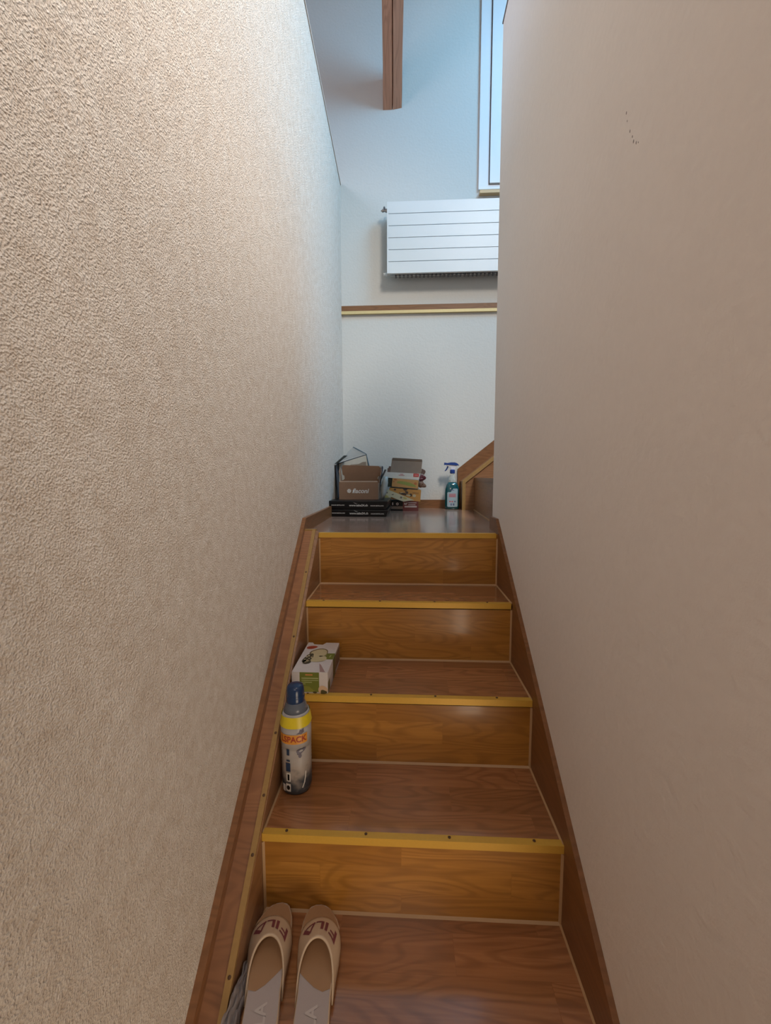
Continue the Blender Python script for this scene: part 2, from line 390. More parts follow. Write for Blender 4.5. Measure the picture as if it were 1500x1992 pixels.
upt('riser', m_string, [(.748, 1.04), (.722, .50), (.712, .16), (.725, .16), (.735, .50), (.761, 1.04)], 0, .188)
upt('tread', m_tread[1], [(.748, 1.04), (.722, .50), (.712, .16), (1.0, .10), (1.02, 1.04)], .188, .200)
upt('nosing_strip', m_skirt, [(.744, 1.04), (.718, .50), (.708, .16), (.713, .16), (.723, .50), (.750, 1.04)], .180, .202)
upt('sealant', m_seal, [(.744, 1.04), (.718, .50), (.708, .16), (.713, .16), (.723, .50), (.749, 1.04)], 0, .005)
upt('riser', m_string, [(1.02, 1.04), (1.0, .10), (1.012, .10), (1.032, 1.04)], .2, .39)
upt('tread', m_tread[2], [(1.02, 1.04), (1.0, .10), (1.4, -.2), (1.5, 1.04)], .38, .39)

# ------------------------------------------------------------------ roof beam
bm = bmesh.new()
p0 = Vector((.232, D+.03, 2.455-.025)); dirv = Vector((.012, -.32, .285)).normalized()
sx = Vector((1, 0, 0)); up = sx.cross(dirv).normalized()
if up.z < 0: up = -up
n = 14
secs = []
for i in range(n+1):
    p = p0 + dirv*(i/n*1.62)
    w = .057+.0012*math.sin(i*2.1); dx = .0015*math.sin(i*1.3)
    g = .0035
    secs.append([p-sx*w, p-sx*(g)+sx*dx, p+sx*dx+up*.02, p+sx*(g)+sx*dx, p+sx*w+up*.006, p+sx*w+up*.13, p-sx*w+up*.13])
add_loft(bm, secs)
uvl = bm.loops.layers.uv.verify()
bme = bm_obj('roof_beam', bm, m_beam)
me = bme.data; ul = me.uv_layers[0].data
for l in me.loops:
    v = me.vertices[l.vertex_index].co; ul[l.index].uv = ((v-p0).dot(dirv), (v-p0).dot(sx)+(v-p0).dot(up))
tag(bme, 'brown wooden roof beam with a long crack, slanting out of the back wall', 'beam')

# ------------------------------------------------------------------ window and sill
wn = struct(empty('window_1', (.765, D, 1.97)), 'white framed window above the radiator, mostly hidden by the right wall')
def relw(o): o.matrix_parent_inverse = Matrix.Translation((-.765, -D, -1.97)); return o
wx0, wx1, wz0, wz1 = .765, 1.80, 1.972, 3.10
bm = bmesh.new()
for a in ((wx0, wx0+.060, wz0, wz1), (wx1-.06, wx1, wz0, wz1), (wx0+.06, wx1-.06, wz0, wz0+.024), (wx0+.06, wx1-.06, wz1-.06, wz1)):
    add_box(bm, a[0], a[1], D-.012, D+.0, a[2], a[3])
relw(bm_obj('window_frame', bm, m_frame, wn))
bm = bmesh.new(); add_box(bm, wx0+.059, wx1-.06, D-.006, D-.001, wz0+.022, wz1-.06); relw(bm_obj('seal', bm, m_gap, wn))
bm = bmesh.new(); a0, a1, b0, b1 = wx0+.066, wx1-.066, wz0+.030, wz1-.066
for a in ((a0, a0+.07, b0, b1), (a1-.07, a1, b0, b1), (a0+.07, a1-.07, b0, b0+.07), (a0+.07, a1-.07, b1-.07, b1)):
    add_box(bm, a[0], a[1], D-.022, D-.004, a[2], a[3])
sash = relw(bm_obj('sash', bm, m_frame, wn))
mg, nt, b = new_mat('window_glass'); b.inputs['Base Color'].default_value = (.75, .85, .95, 1); b.inputs['Roughness'].default_value = .05; b.inputs['Metallic'].default_value = 0
b.inputs['Emission Color'].default_value = (.7, .85, 1, 1); b.inputs['Emission Strength'].default_value = 1.5
relw(box('pane', mg, wn, a0+.07, a1-.07, D-.012, D-.008, b0+.07, b1-.07))
wsill = relw(box('sill', m_sill, wn, .771, 1.82, D-.03, D, 1.940, 1.957))
wsill['label'] = 'pale wooden window sill strip'

# ------------------------------------------------------------------ radiator
ra = tag(empty('radiator', (.2, D, 1.44)), 'white panel radiator with horizontal grooves on the wall above the landing', 'radiator')
def relr(o): o.matrix_parent_inverse = Matrix.Translation((-.2, -D, -1.44)); return o
X0, X1, Z0, Z1 = .203, 1.30, 1.453, 1.868
bm = bmesh.new()
yf = D-.093
add_box(bm, X0, X1, yf+.004, yf+.016, Z0, Z1, bev=.002)
h6 = (Z1-Z0)/6
for i in range(6):
    add_box(bm, X0+.009, X1-.009, yf, yf+.006, Z0+.001+i*h6+(0.0009 if i else 0), Z0-.001+(i+1)*h6-(0.0009 if i < 5 else 0))
add_box(bm, X0, X0+.0095, yf, yf+.006, Z0+.001, Z1-.001)
relr(bm_obj('front_panel', bm, m_white, ra))
relr(box('groove_backing', plain('grey_groove', (.30, .34, .38), rough=.6), ra, X0+.0095, X1-.009, yf+.0035, yf+.0045, Z0+.006, Z1-.006))
relr(box('rear_panel', m_white, ra, X0+.02, X1-.02, D-.042, D-.030, Z0+.01, Z1-.01, bev=.002))
relr(box('side_cover', m_white, ra, X0, X0+.012, yf+.016, D-.042, Z0+.01, Z1-.002))
bm = bmesh.new(); x = .252
while x < X1-.03:
    add_box(bm, x, x+.009, yf+.018, D-.045, Z0-.008, Z1-.02); x += .0250
add_box(bm, .25, X1-.03, yf+.018, yf+.022, Z0+.004, Z1-.03)
relr(bm_obj('convector_fins', bm, m_fin, ra))
for xx in (.35, 1.15): relr(box('wall_bracket', m_white, ra, xx, xx+.03, D-.032, D, Z0+.05, Z1-.05))
for zz, big in ((Z1-.028, True), (Z0+.012, False)):
    bm = bmesh.new()
    yy = D-.055
    prof = [(.011, 0), (.011, .012), (.007, .013), (.007, .022)] + ([(.0095, .023), (.0095, .033), (.004, .034), (.004, .040)] if big else [(.0095, .019), (.0095, .024)])
    add_lathe(bm, prof, 16)
    bm.transform(Matrix.Translation((X0+.001, yy, zz)) @ Matrix.Rotation(-PI/2, 4, 'Y'))
    v = relr(bm_obj('valve', bm, m_white if not big else m_chrome, ra, smooth=False))
    if big:
        v['label'] = 'small dark and chrome vent valve'
        bm = bmesh.new(); add_lathe(bm, [(.006, 0), (.006, .016), (.004, .02)], 10)
        bm.transform(Matrix.Translation((X0-.018, yy, zz+.002)) @ Matrix.Rotation(.2, 4, 'X'))
        k_ = bm_obj('valve_cap', bm, m_fin, v); k_.matrix_parent_inverse = Matrix.Translation((-.2, -D, -1.44)) @ Matrix.Identity(4)
        k_.parent = v; k_.matrix_parent_inverse = Matrix.Identity(4)

# ------------------------------------------------------------------ things on the landing
def front_map(x0, z0, y, ux=(1, 0, 0), uz=(0, 0, 1)):
    o = Vector((x0, y, z0)); a = Vector(ux); b_ = Vector(uz)
    return lambda u, v: o + a*u + b_*v
# two stacked pizza boxes
for i, (zz, h, sh, lab) in enumerate(((0.0, .038, 0.0, 'lower of two glossy black pizza boxes in the left corner of the landing'),
                                    (.0385, .046, -.002, 'upper of two glossy black pizza boxes, carrying the brown carton'))):
    W2 = .300
    e = tag(empty('pizza_box', (-.0765+sh+W2/2, .760, zz), (0, 0, math.radians(-1.6))), lab, 'pizza box', 'take-away pizza boxes on the landing')
    bm = bmesh.new(); d = .15
    # tray with slanted front and a lid overhanging to the right
    add_loft(bm, [[(-W2/2+.004, -d+.003, .0), (W2/2-.004, -d+.003, .0), (W2/2-.004, d, .0), (-W2/2+.004, d, .0)],
                  [(-W2/2, -d, h-.006), (W2/2, -d, h-.006), (W2/2, d, h-.006), (-W2/2, d, h-.006)]])
    bm_obj('tray', bm, m_black, e)
    bm = bmesh.new()
    add_loft(bm, [[(-W2/2+.001, -d-.002, .004), (W2/2-.001, -d-.002, .004), (W2/2+.001, d+.001, .004), (-W2/2+.001, d+.001, .004)],
                  [(-W2/2-.001, -d-.003, h-.006), (W2/2+.010, -d-.003, h-.006), (W2/2+.010, d+.001, h-.006), (-W2/2-.001, d+.001, h-.006)],
                  [(-W2/2, -d-.0015, h-.001), (W2/2+.006, -d-.0015, h-.002), (W2/2+.006, d, h), (-W2/2, d, h)]])
    bm_obj('lid', bm, m_black, e)
    mp = front_map(0, h*.46, -d-.0042)
    lt = bmesh.new()
    merge_bm(lt, text_bm('www.take24.ch', .0158, lambda u, v: mp(u+.006, v)))
    merge_bm(lt, text_bm('ONLINE BESTELLUNG', .0072, lambda u, v: mp(u-.103, v+.001)))
    merge_bm(lt, text_bm('ONLINE BESTELLUNG', .0072, lambda u, v: mp(u+.103, v-.002)))
    # little leaf stroke above the k
    flat_shape(lt, [(-.022, .016), (-.010, .0095), (.002, .009), (-.009, .0115)], mp)
    bm_obj('lettering', lt, m_whiteink, e, uv=False)

# brown mailer carton standing on the pizza boxes
e = tag(empty('cardboard_box', (.063, .70, .0850), (0, 0, math.radians(-1.5))), 'open brown mailer carton with white lettering and flower logo', 'box')
bm = bmesh.new(); w, dd, h, t = .106, .10, .094, .003
plate(bm, [(-w, 0, 0), (w, 0, 0), (w+.001, 0, h), (-w-.001, 0, h)], t)
plate(bm, [(-w, 0, .0015), (w, 0, .0015), (w, dd, .0015), (-w, dd, .0015)], t)
plate(bm, [(-w, 0, 0), (-w, dd, 0), (-w, dd, h-.004), (-w, 0, h-.004)], t)
plate(bm, [(w, 0, 0), (w, dd, 0), (w, dd, h-.004), (w, 0, h-.004)], t)
plate(bm, [(-w, dd, 0), (w, dd, 0), (w, dd, h), (-w, dd, h)], t)
bm_obj('box_body', bm, m_kraft, e)
bm = bmesh.new()
zl0, zl1, yl = h, h+.094, dd
def LP(x, z): return (x, yl-(z-zl0)*.12, z)
plate(bm, [LP(-w-.004, zl0), LP(w+.002, zl0), LP(w+.002, zl0+.010), LP(w-.006, zl0+.014), LP(w-.012, zl0+.022), LP(w-.006, zl0+.032), LP(w+.004, zl0+.036), LP(w+.006, zl1-.012), LP(w-.006, zl1-.004), LP(-w+.006, zl1+.002), LP(-w-.002, zl1-.010), LP(-w+.002, zl0+.042), LP(-w+.012, zl0+.036), LP(-w+.014, zl0+.020), LP(-w+.006, zl0+.012), LP(-w-.004, zl0+.010)], t)
bm_obj('lid', bm, m_kraft, e)
bm = bmesh.new()
plate(bm, [(-w, .0, h), (w, .0, h), (w-.004, .018, h+.006), (-w+.004, .018, h+.006)], .0025)
bm_obj('tuck_flap', bm, m_kraft, e)
for s_ in (-1, 1):
    bm = bmesh.new(); plate(bm, [(s_*(w+.001), .05, h), (s_*(w+.001), dd, h), (s_*(w+.010), dd-.012, h+.085), (s_*(w+.014), .07, h+.06)], .0025)
    bm_obj('side_flap', bm, m_kraft, e)
lt = bmesh.new(); mp = front_map(0, .047, -.0022)
for i in range(7):
    a = 2*PI*i/7+.3
    flat_shape(lt, ell(-.051+.0068*math.cos(a), .0068*math.sin(a), .0056, .0040, 10, a), mp)
merge_bm(lt, text_bm('flaconi', .034, lambda u, v: mp(u+.010, v-.001), shear=.25))
bm_obj('lettering', lt, m_whiteink, e, uv=False)

# dark carton with white inside behind it
e = tag(empty('dark_carton', (.05, .84, .0850)), 'open dark carton with pale inside and raised flaps behind the brown mailer carton', 'box')
def rd(*p): return (p[0]-.05, p[1]-.84, p[2]-.0805)
bm = bmesh.new()
def two(name, pts_out, mat_in=m_paper, mat_out=m_navy, th=.003, parent=e):
    # sheet with a pale inner face and a dark outer one
    b1 = bmesh.new(); plate(b1, [rd(*p) for p in pts_out], th); o = bm_obj(name, b1, mat_out, parent)
    pts = [Vector(rd(*p)) for p in pts_out]; c = sum(pts, Vector())/len(pts)
    nrm = (pts[1]-pts[0]).cross(pts[2]-pts[0]).normalized()
    if nrm.dot(Vector((0.0, -1, .25))) < 0: nrm = -nrm
    b2 = bmesh.new(); plate(b2, [c+(p-c)*.955+nrm*(th*.75) for p in pts], .0008)
    bm_obj('lining', b2, mat_in, o)
    return o
b1 = bmesh.new()
plate(b1, [rd(-.076, .90, .081), rd(-.070, .808, .081), rd(-.078, .808, .270), rd(-.082, .90, .284)], .004)
plate(b1, [rd(.158, .808, .081), rd(.162, .90, .081), rd(.186, .90, .262), rd(.176, .808, .258)], .004)
plate(b1, [rd(-.074, .90, .0825), rd(.16, .90, .0825), rd(.16, .81, .0825), rd(-.072, .81, .0825)], .003)
bm_obj('box_body', b1, m_navy, e)
two('back_panel', [(-.080, .90, .082), (.160, .90, .082), (.186, .90, .266), (.100, .90, .268), (.088, .90, .336), (-.082, .90, .284)])
b1 = bmesh.new(); plate(b1, [rd(-.083, .905, .284), rd(-.083, .80, .278), rd(-.028, .80, .325), rd(-.026, .905, .330)], .003); bm_obj('side_flap', b1, plain('grey_green_card', (.10, .12, .12), rough=.6), e)
b1 = bmesh.new(); plate(b1, [rd(-.052, .905, .300), rd(.086, .905, .338), rd(.012, .900, .380), rd(-.02, .900, .352)], .0012)
o = bm_obj('plastic_flap', b1, plain('blue_grey_film', (.42, .50, .55), rough=.3, Alpha=.22), e); o['label'] = 'translucent bluish film flap'
b1 = bmesh.new(); tube(b1, [rd(.010, .898, .379), rd(.05, .898, .358), rd(.088, .898, .338)], [.0028, .0035, .002], 8)
tube(b1, [rd(.088, .898, .338), rd(.094, .898, .305), rd(.104, .898, .262)], [.002, .0035, .005], 8)
bm_obj('flap_edge', b1, plain('teal_edge', (.07, .13, .17), rough=.4), e)
b1 = bmesh.new(); plate(b1, [rd(.165, .86, .176), rd(.178, .80, .180), rd(.211, .79, .243), rd(.200, .85, .246)], .003); bm_obj('side_flap', b1, plain('grey_card_edge', (.13, .13, .13), rough=.6), e)
# crumpled brown paper inside
b1 = bmesh.new()
pts = [rd(-.022, .875, .262), rd(.0, .878, .276), rd(.045, .876, .279), (.068-.05+.0, .877-.84, .290-.0805), rd(.088, .878, .292), rd(.090, .88, .24), rd(-.03, .88, .24)]
plate(b1, pts, .004); bm_obj('packing_paper', b1, plain('brown_packing_paper', (.30, .24, .18), rough=.9), e)

# grey paper bag between the stacks
bm = bmesh.new(); secs = []
prof = [(.0, .010), (.03, .016), (.06, .020), (.09, .017), (.125, .012)]
for z, w_ in prof:
    ring = []
    for i in range(16):
        a = 2*PI*i/16; k = 1+.18*math.sin(5*a+z*70)
        ring.append((w_*k*math.cos(a)+z*.16, .022*k*math.sin(a), z))
    secs.append(ring)
add_loft(bm, secs)
o = bm_obj('plastic_bag', bm, plain('pale_grey_plastic', (.38, .41, .40), rough=.35, bump=.8, scale=60), None, smooth=True); o.location = (.188, .79, .0850)
tag(o, 'small pale grey plastic bag squeezed between the two stacks of cartons', 'bag')

# right-hand stack -------------------------------------------------
m_dred = plain('dark_red_print', (.16, .035, .03), rough=.5)
m_orange = plain('orange_print', (.50, .245, .06), rough=.55)
m_yell = plain('tan_yellow_print', (.52, .29, .10), rough=.55)
m_cream = plain('cream_print', (.50, .42, .26), rough=.6)
m_greenp = plain('green_print', (.30, .33, .08), rough=.6)
m_redp = plain('red_print', (.50, .06, .05), rough=.5)
m_dkbrown = plain('dark_brown_print', (.07, .045, .03), rough=.6)
m_whitecard = plain('white_card', (.60, .61, .58), rough=.55)
# bottom carton, black and dark red
e = tag(empty('food_carton', (.314, 1.04, 0), (0, 0, math.radians(0))), 'flat black and dark red food carton, lowest of the stack at the back wall', 'carton', 'food cartons stacked at the back wall')
W2 = .083
box('carton_body', m_black, e, -W2, W2, -.08, .08, 0, .060, bev=.0015)
lt = bmesh.new(); mp = front_map(0, 0, -.0808)
box('red_panel', m_dred, e, -.010, W2+.0005, -.0806, -.07, 0, .0605)
box('grey_panel', m_greycard, e, -W2, -.0105, -.0806, -.07, .012, .029)
for (a, b_, c_, d_) in ((.022, .048, .072, .052), (.022, .036, .066, .040), (.0, .022, .074, .031)):
    flat_shape(lt, rect(a, b_, c_, d_), lambda u, v: mp(u, v)+Vector((0, -.0006, 0)))
flat_shape(lt, ell(-.044, .043, .008, .008), mp); flat_shape(lt, rect(-.076, .036, -.069, .052), mp)
flat_shape(lt, ell(.002, .044, .0055, .006), lambda u, v: mp(u, v)+Vector((0, -.0006, 0))); flat_shape(lt, ell(.012, .045, .0028, .009, rot=-.5), lambda u, v: mp(u, v)+Vector((0, -.0006, 0)))
bm_obj('printing', lt, plain('pale_pink_ink', (.55, .46, .42), rough=.6), e, uv=False)
bm = bmesh.new(); flat_shape(bm, ell(-.044, .043, .0035, .0035), lambda u, v: mp(u, v)+Vector((0, -.0005, 0))); bm_obj('printing', bm, m_black, e, uv=False)

# orange carton
e = tag(empty('food_carton', (.3125, 1.045, .0655), (0, math.radians(4.5), 0)), 'orange-yellow food carton with thumb notch, second in the stack at the back wall', 'carton', 'food cartons stacked at the back wall')
bm = bmesh.new(); W2 = .0965; H = .069
# front with half-round thumb notch
notch = [(-.0+.014*math.cos(a), H-.012*math.sin(a)) for a in [PI*i/8 for i in range(9)]]
poly = [(-W2, 0), (W2, 0), (W2, H)] + notch + [(-W2, H)]
plate(bm, [(x, -.085, z) for x, z in poly], .0015)
add_box(bm, -W2, W2, -.083, .08, 0, H-.001)
bm_obj('carton_body', bm, m_orange, e)
bm = bmesh.new(); mp = front_map(0, 0, -.0862)
plate(bm, [(x, -.0846, z) for x, z in [(p[0]*.98, p[1]+.001) for p in notch]], .0012); bm_obj('thumb_notch', bm, m_dkbrown, e)
lt = bmesh.new()
flat_shape(lt, ell(-.005, .038, .030, .007, rot=-.1, wob=.1), mp); flat_shape(lt, ell(.010, .050, .011, .006, rot=-.3), mp); flat_shape(lt, ell(.036, .034, .009, .010), mp)
flat_shape(lt, rect(.044, .045, .085, .0465), mp); flat_shape(lt, rect(.044, .0505, .085, .052), mp); flat_shape(lt, ell(-.062, .060, .007, .005), mp)
bm_obj('printing', lt, m_dkbrown, e, uv=False)
lt = bmesh.new(); mp2 = lambda u, v: mp(u, v)+Vector((0, -.0004, 0))
flat_shape(lt, ell(.058, .032, .010, .009), mp2); flat_shape(lt, ell(.022, .032, .014, .005, rot=-.1), mp2); flat_shape(lt, ell(-.02, .0445, .012, .0018, rot=.25), mp2)
bm_obj('printing', lt, m_cream, e, uv=False)

# cream torn carton sleeve leaning in front of it
e = tag(empty('carton_sleeve', (.27, .945, .056), (math.radians(-10), 0, 0)), 'cream triangular torn carton sleeve leaning aslant on the orange carton', 'carton')
bm = bmesh.new()
def q(x, z, dy=0): return (x-.27, dy, z-.056)
poly = [(.170, .081), (.197, .141), (.225, .126), (.262, .112), (.290, .100), (.374, .066), (.345, .064), (.308, .058), (.262, .074), (.232, .087), (.228, .066)]
plate(bm, [q(x, z) for x, z in poly], .0015)
bm_obj('card', bm, m_cream, e)
lt = bmesh.new()
mp = lambda u, v: Vector(q(u, v, -.0012))
flat_shape(lt, ell(.207, .113, .006, .005, rot=-.4), mp); flat_shape(lt, ell(.242, .101, .007, .003, rot=.2), mp); flat_shape(lt, ell(.293, .083, .007, .006), mp)
bm_obj('printing', lt, plain('grey_brown_ink', (.17, .13, .09), rough=.6), e, uv=False)
lt = bmesh.new(); flat_shape(lt, ell(.203, .088, .016, .009, rot=-.4), mp); flat_shape(lt, ell(.316, .079, .013, .006, rot=-.35), mp); bm_obj('printing', lt, plain('ochre_ink', (.42, .33, .10), rough=.6), e, uv=False)
# dark green carton
e = tag(empty('food_carton', (.300, 1.075, .1395), (0, math.radians(4.5), 0)), 'dark green carton mostly hidden behind the small tan carton', 'carton', 'food cartons stacked at the back wall')
box('carton_body', plain('dark_green_card', (.025, .045, .035), rough=.5), e, -.100, .098, -.075, .075, 0, .0545, bev=.001)
# small tan carton with green band
e = tag(empty('food_carton', (.3150, .985, .1415), (0, math.radians(5), 0)), 'small tan carton with green wavy band, third in the stack at the back wall', 'carton', 'food cartons stacked at the back wall')
W2 = .080; H = .052
box('carton_body', m_yell, e, -W2, W2, -.018, .018, 0, H, bev=.001)
lt = bmesh.new(); mp = front_map(0, 0, -.0184)
flat_shape(lt, [(-.052, .024), (-.02, .020), (.02, .013), (.045, .010), (.070, .010), (.060, .022), (.03, .033), (0, .037), (-.03, .038), (-.048, .034)], mp)
bm_obj('printing', lt, m_greenp, e, uv=False)
lt = bmesh.new(); flat_shape(lt, ell(-.061, .045, .010, .005), mp); flat_shape(lt, ell(-.070, .032, .004, .006), mp); flat_shape(lt, ell(.062, .030, .009, .008), mp)
bm_obj('printing', lt, plain('rust_ink', (.45, .15, .05), rough=.6), e, uv=False)
# white carton with raised grey lid
e = tag(empty('shoe_carton', (.300, 1.075, .1980), (0, math.radians(3.2), 0)), 'open white carton with red corner label and raised grey-brown lid, topmost of the stack', 'carton', 'food cartons stacked at the back wall')
W2 = .103; H = .034
bm = bmesh.new()
plate(bm, [(-W2, -.085, 0), (W2, -.085, 0), (W2, -.085, H), (-W2, -.085, H)], .002)
plate(bm, [(-W2, -.085, .001), (W2, -.085, .001), (W2, .02, .001), (-W2, .02, .001)], .002)
plate(bm, [(W2, -.085, 0), (W2, .02, 0), (W2, .02, H), (W2, -.085, H)], .002)
plate(bm, [(-W2, -.085, 0), (-W2, .02, 0), (-W2, .02, H), (-W2, -.085, H)], .002)
plate(bm, [(W2-.01, .0, H), (W2+.026, .01, H-.002), (W2+.026, .02, H-.002), (W2-.01, .02, H)], .003)
bm_obj('carton_body', bm, m_whitecard, e)
bm = bmesh.new()
plate(bm, [(-W2+.022, .02, H-.006), (W2+.012, .02, H-.006), (W2+.017, .028, H+.082), (W2+.014, .028, H+.092), (-W2+.034, .028, H+.093), (-W2+.029, .028, H+.086)], .003)
bm_obj('lid', bm, m_greycard, e)
bm = bmesh.new(); plate(bm, [(-W2+.032, .0255, H+.080), (W2+.015, .0255, H+.080), (W2+.013, .025, H+.092), (-W2+.034, .025, H+.092)], .003); bm_obj('lid_rim', bm, plain('dark_grey_card', (.13, .095, .07), rough=.85), e)
for s_, pts in ((-1, [(-W2+.024, .024, H-.006), (-W2+.004, .03, H-.004), (-W2+.004, .03, H+.024), (-W2+.010, .03, H+.026), (-W2+.013, .03, H+.038), (-W2+.026, .024, H+.038)]),
                (1, [(W2+.012, .024, H-.006), (W2+.034, .03, H-.004), (W2+.042, .03, H+.014), (W2+.038, .03, H+.024), (W2+.016, .024, H+.034)])):
    bm = bmesh.new(); plate(bm, pts, .003); bm_obj('side_flap', bm, plain('brown_flap', (.12, .07, .055), rough=.85), e)
mp = front_map(0, 0, -.0866)
bm = bmesh.new(); flat_shape(bm, rect(.066, .013, .1, .0335), mp); rl = bm_obj('red_label', bm, m_redp, e, uv=False)
bm = bmesh.new(); flat_shape(bm, rect(.072, .020, .094, .027), lambda u, v: mp(u, v)+Vector((0, -.0005, 0))); bm_obj('printing', bm, plain('pink_ink', (.6, .2, .2), rough=.6), rl, uv=False)
lt = bmesh.new(); flat_shape(lt, rect(-.014, .023, .004, .028), mp); flat_shape(lt, rect(-.024, .016, .012, .020), mp)
bm_obj('printing', lt, plain('faded_red_ink', (.5, .25, .27), rough=.6), e, uv=False)
# crumpled packaging bits sticking out to the right of the stack
def crumple(name, loc, r, col, seed, label, sc=(1, 1, 1), rough=.6):
    bm = bmesh.new(); bmesh.ops.create_icosphere(bm, subdivisions=3, radius=1)
    rnd = random.Random(seed); dirs = [(Vector((rnd.gauss(0, 1), rnd.gauss(0, 1), rnd.gauss(0, 1))).normalized(), rnd.uniform(-.55, .6)) for _ in range(22)]
    for v in bm.verts:
        k = 1.0
        for d_, a_ in dirs: k += a_*max(0, v.co.dot(d_))**9
        v.co = Vector((v.co.x*r*sc[0], v.co.y*r*sc[1], v.co.z*r*sc[2]))*k
    o = bm_obj(name, bm, plain(name+'_film', col, rough=rough), None); o.location = loc
    return tag(o, label, 'wrapper')
crumple('snack_wrapper', (.424, 1.05, .200), .019, (.10, .018, .03), 3, 'crumpled dark red wrapper beside the white carton', (1.0, .8, 1.0), .35)
crumple('crumpled_paper', (.415, 1.05, .162), .018, (.19, .12, .09), 5, 'crumpled brown paper under the dark red wrapper', (1.15, .8, 1.15), .9)

# ------------------------------------------------------------------ spray bottle
m_teal = plain('teal_liquid', (.003, .065, .080), rough=.12, **{'Coat Weight': .5})
m_clear = plain('clear_plastic', (.62, .70, .68), rough=.1, Alpha=.35)
m_blue = plain('blue_plastic', (.012, .045, .22), rough=.35)
m_whitep = plain('white_plastic', (.62, .63, .70), rough=.4)
e = tag(empty('spray_bottle', (.618, 1.115, 0)), 'spray bottle of teal window cleaner with blue and white trigger head', 'spray bottle')
bm = bmesh.new(); add_lathe(bm, [(.040, 0), (.0455, .004), (.0465, .02), (.0465, .105), (.044, .132), (.036, .155), (.027, .172)], 40, 0, 0, 1, .66, sq=.7); bm_obj('bottle', bm, m_teal, e, smooth=True)
bm = bmesh.new(); add_lathe(bm, [(.0272, .172), (.0225, .19), (.0175, .212), (.0135, .226), (.0135, .232)], 40, 0, 0, 1, .72, sq=.3); bm_obj('bottle_neck', bm, m_clear, e, smooth=True)
bm = bmesh.new()
def cyl_map(r, sy, z0, sq=.7):
    def f(u, v):
        a = -PI/2+u/r; c_, s_ = math.cos(a), math.sin(a)
        k = 1.0/((abs(c_)**(2+sq)+abs(s_)**(2+sq))**(1/(2+sq)))
        return Vector((r*k*c_, r*k*s_*sy, z0+v))
    return f
mp = cyl_map(.0472, .675, .012)
xs = [i/14*.066-.033 for i in range(15)]
vt = []
top = lambda x: .098+(.022 if x > .004 else .022*max(0, (x+.012)/.016) if x > -.012 else 0) - (.006 if abs(x) > .029 else 0)
low = [bm.verts.new(mp(x, .008 if abs(x) > .031 else .004)) for x in xs]; hi = [bm.verts.new(mp(x, top(x))) for x in xs]
for i in range(14): bm.faces.new((low[i], low[i+1], hi[i+1], hi[i]))
lb = bm_obj('label', bm, plain('pale_blue_label', (.30, .40, .46), rough=.4), e, uv=False)
mq = cyl_map(.0476, .675, .012)
def bar(bm, x0, x1, z0, z1, mp, n=6):
    a = [bm.verts.new(mp(x0+(x1-x0)*i/n, z0)) for i in range(n+1)]; b_ = [bm.verts.new(mp(x0+(x1-x0)*i/n, z1)) for i in range(n+1)]
    for i in range(n): bm.faces.new((a[i], a[i+1], b_[i+1], b_[i]))
bm = bmesh.new()
for z in (.082, .074, .066): bar(bm, -.022, .020, z, z+.005, mq)
bar(bm, -.020, -.010, .034, .042, mq); bar(bm, -.006, .004, .034, .042, mq)
bm_obj('printing', bm, plain('dull_red_ink', (.42, .10, .12), rough=.5), lb, uv=False)
bm = bmesh.new(); bar(bm, .010, .020, .034, .042, mq); bar(bm, -.012, -.004, .012, .026, mq); bar(bm, .002, .012, .012, .026, mq); bar(bm, -.014, .010, .108, .112, mq)
bm_obj('printing', bm, plain('slate_ink', (.10, .12, .22), rough=.5), lb, uv=False)
bm = bmesh.new(); add_lathe(bm, [(.0150, .228), (.0160, .230), (.0160, .250), (.013, .253)], 24, .001, 0); bm_obj('collar', bm, m_blue, e)
bm = bmesh.new()
prof = [(-.018, .270), (-.036, .276), (-.036, .284), (.018, .286), (.028, .276), (.018, .262), (.013, .250), (-.008, .250), (-.010, .262)]
add_loft(bm, [[(x, -.009, z) for x, z in prof], [(x, .009, z) for x, z in prof]]); bm_obj('spray_head', bm, m_whitep, e)
bm = bmesh.new()
prof = [(-.052, .281), (-.052, .297), (-.034, .294), (-.010, .298), (.014, .298), (.030, .292), (.042, .278), (.034, .278), (.010, .280), (-.018, .283), (-.036, .283)]
add_loft(bm, [[(x, -.0125, z) for x, z in prof], [(x, .0125, z) for x, z in prof]]); bm_obj('hood', bm, m_blue, e)
bm = bmesh.new(); tube(bm, [(-.026, 0, .280), (-.030, 0, .268), (-.036, 0, .255), (-.047, 0, .243)], [.006, .005, .0045, .003], 10); bm_obj('trigger', bm, m_blue, e)

# ------------------------------------------------------------------ food box on the second tread
zt = zk[2]
e = tag(empty('food_box', (.006, -.434, zt)), 'white cardboard food box with mushroom picture and green label on the step', 'box')
bm = bmesh.new(); w, dd, h = .100, .196, .0625
a0 = [(0, 0), (w, 0), (w, dd), (w*.58, dd), (w*.50, dd-.016), (w*.22, dd-.014), (w*.14, dd), (0, dd)]
add_loft(bm, [[(x, y, 0) for x, y in a0], [(x, y, h) for x, y in a0]])
m_box = plain('white_printed_card', (.57, .54, .55), rough=.5)
bm_obj('carton_body', bm, m_box, e)
tp = lambda o_: (lambda u, v: Vector((u, v, h+o_)))
fr = lambda o_: (lambda u, v: Vector((u, -o_, v)))
m_olive = plain('olive_green_label', (.13, .155, .02), rough=.5)
m_ol2 = plain('lime_ink', (.33, .36, .16), rough=.5)
bm = bmesh.new()
flat_shape(bm, rect(.022, .006, .076, .0622), fr(.0004)); bm_obj('front_label', bm, m_olive, e, uv=False)
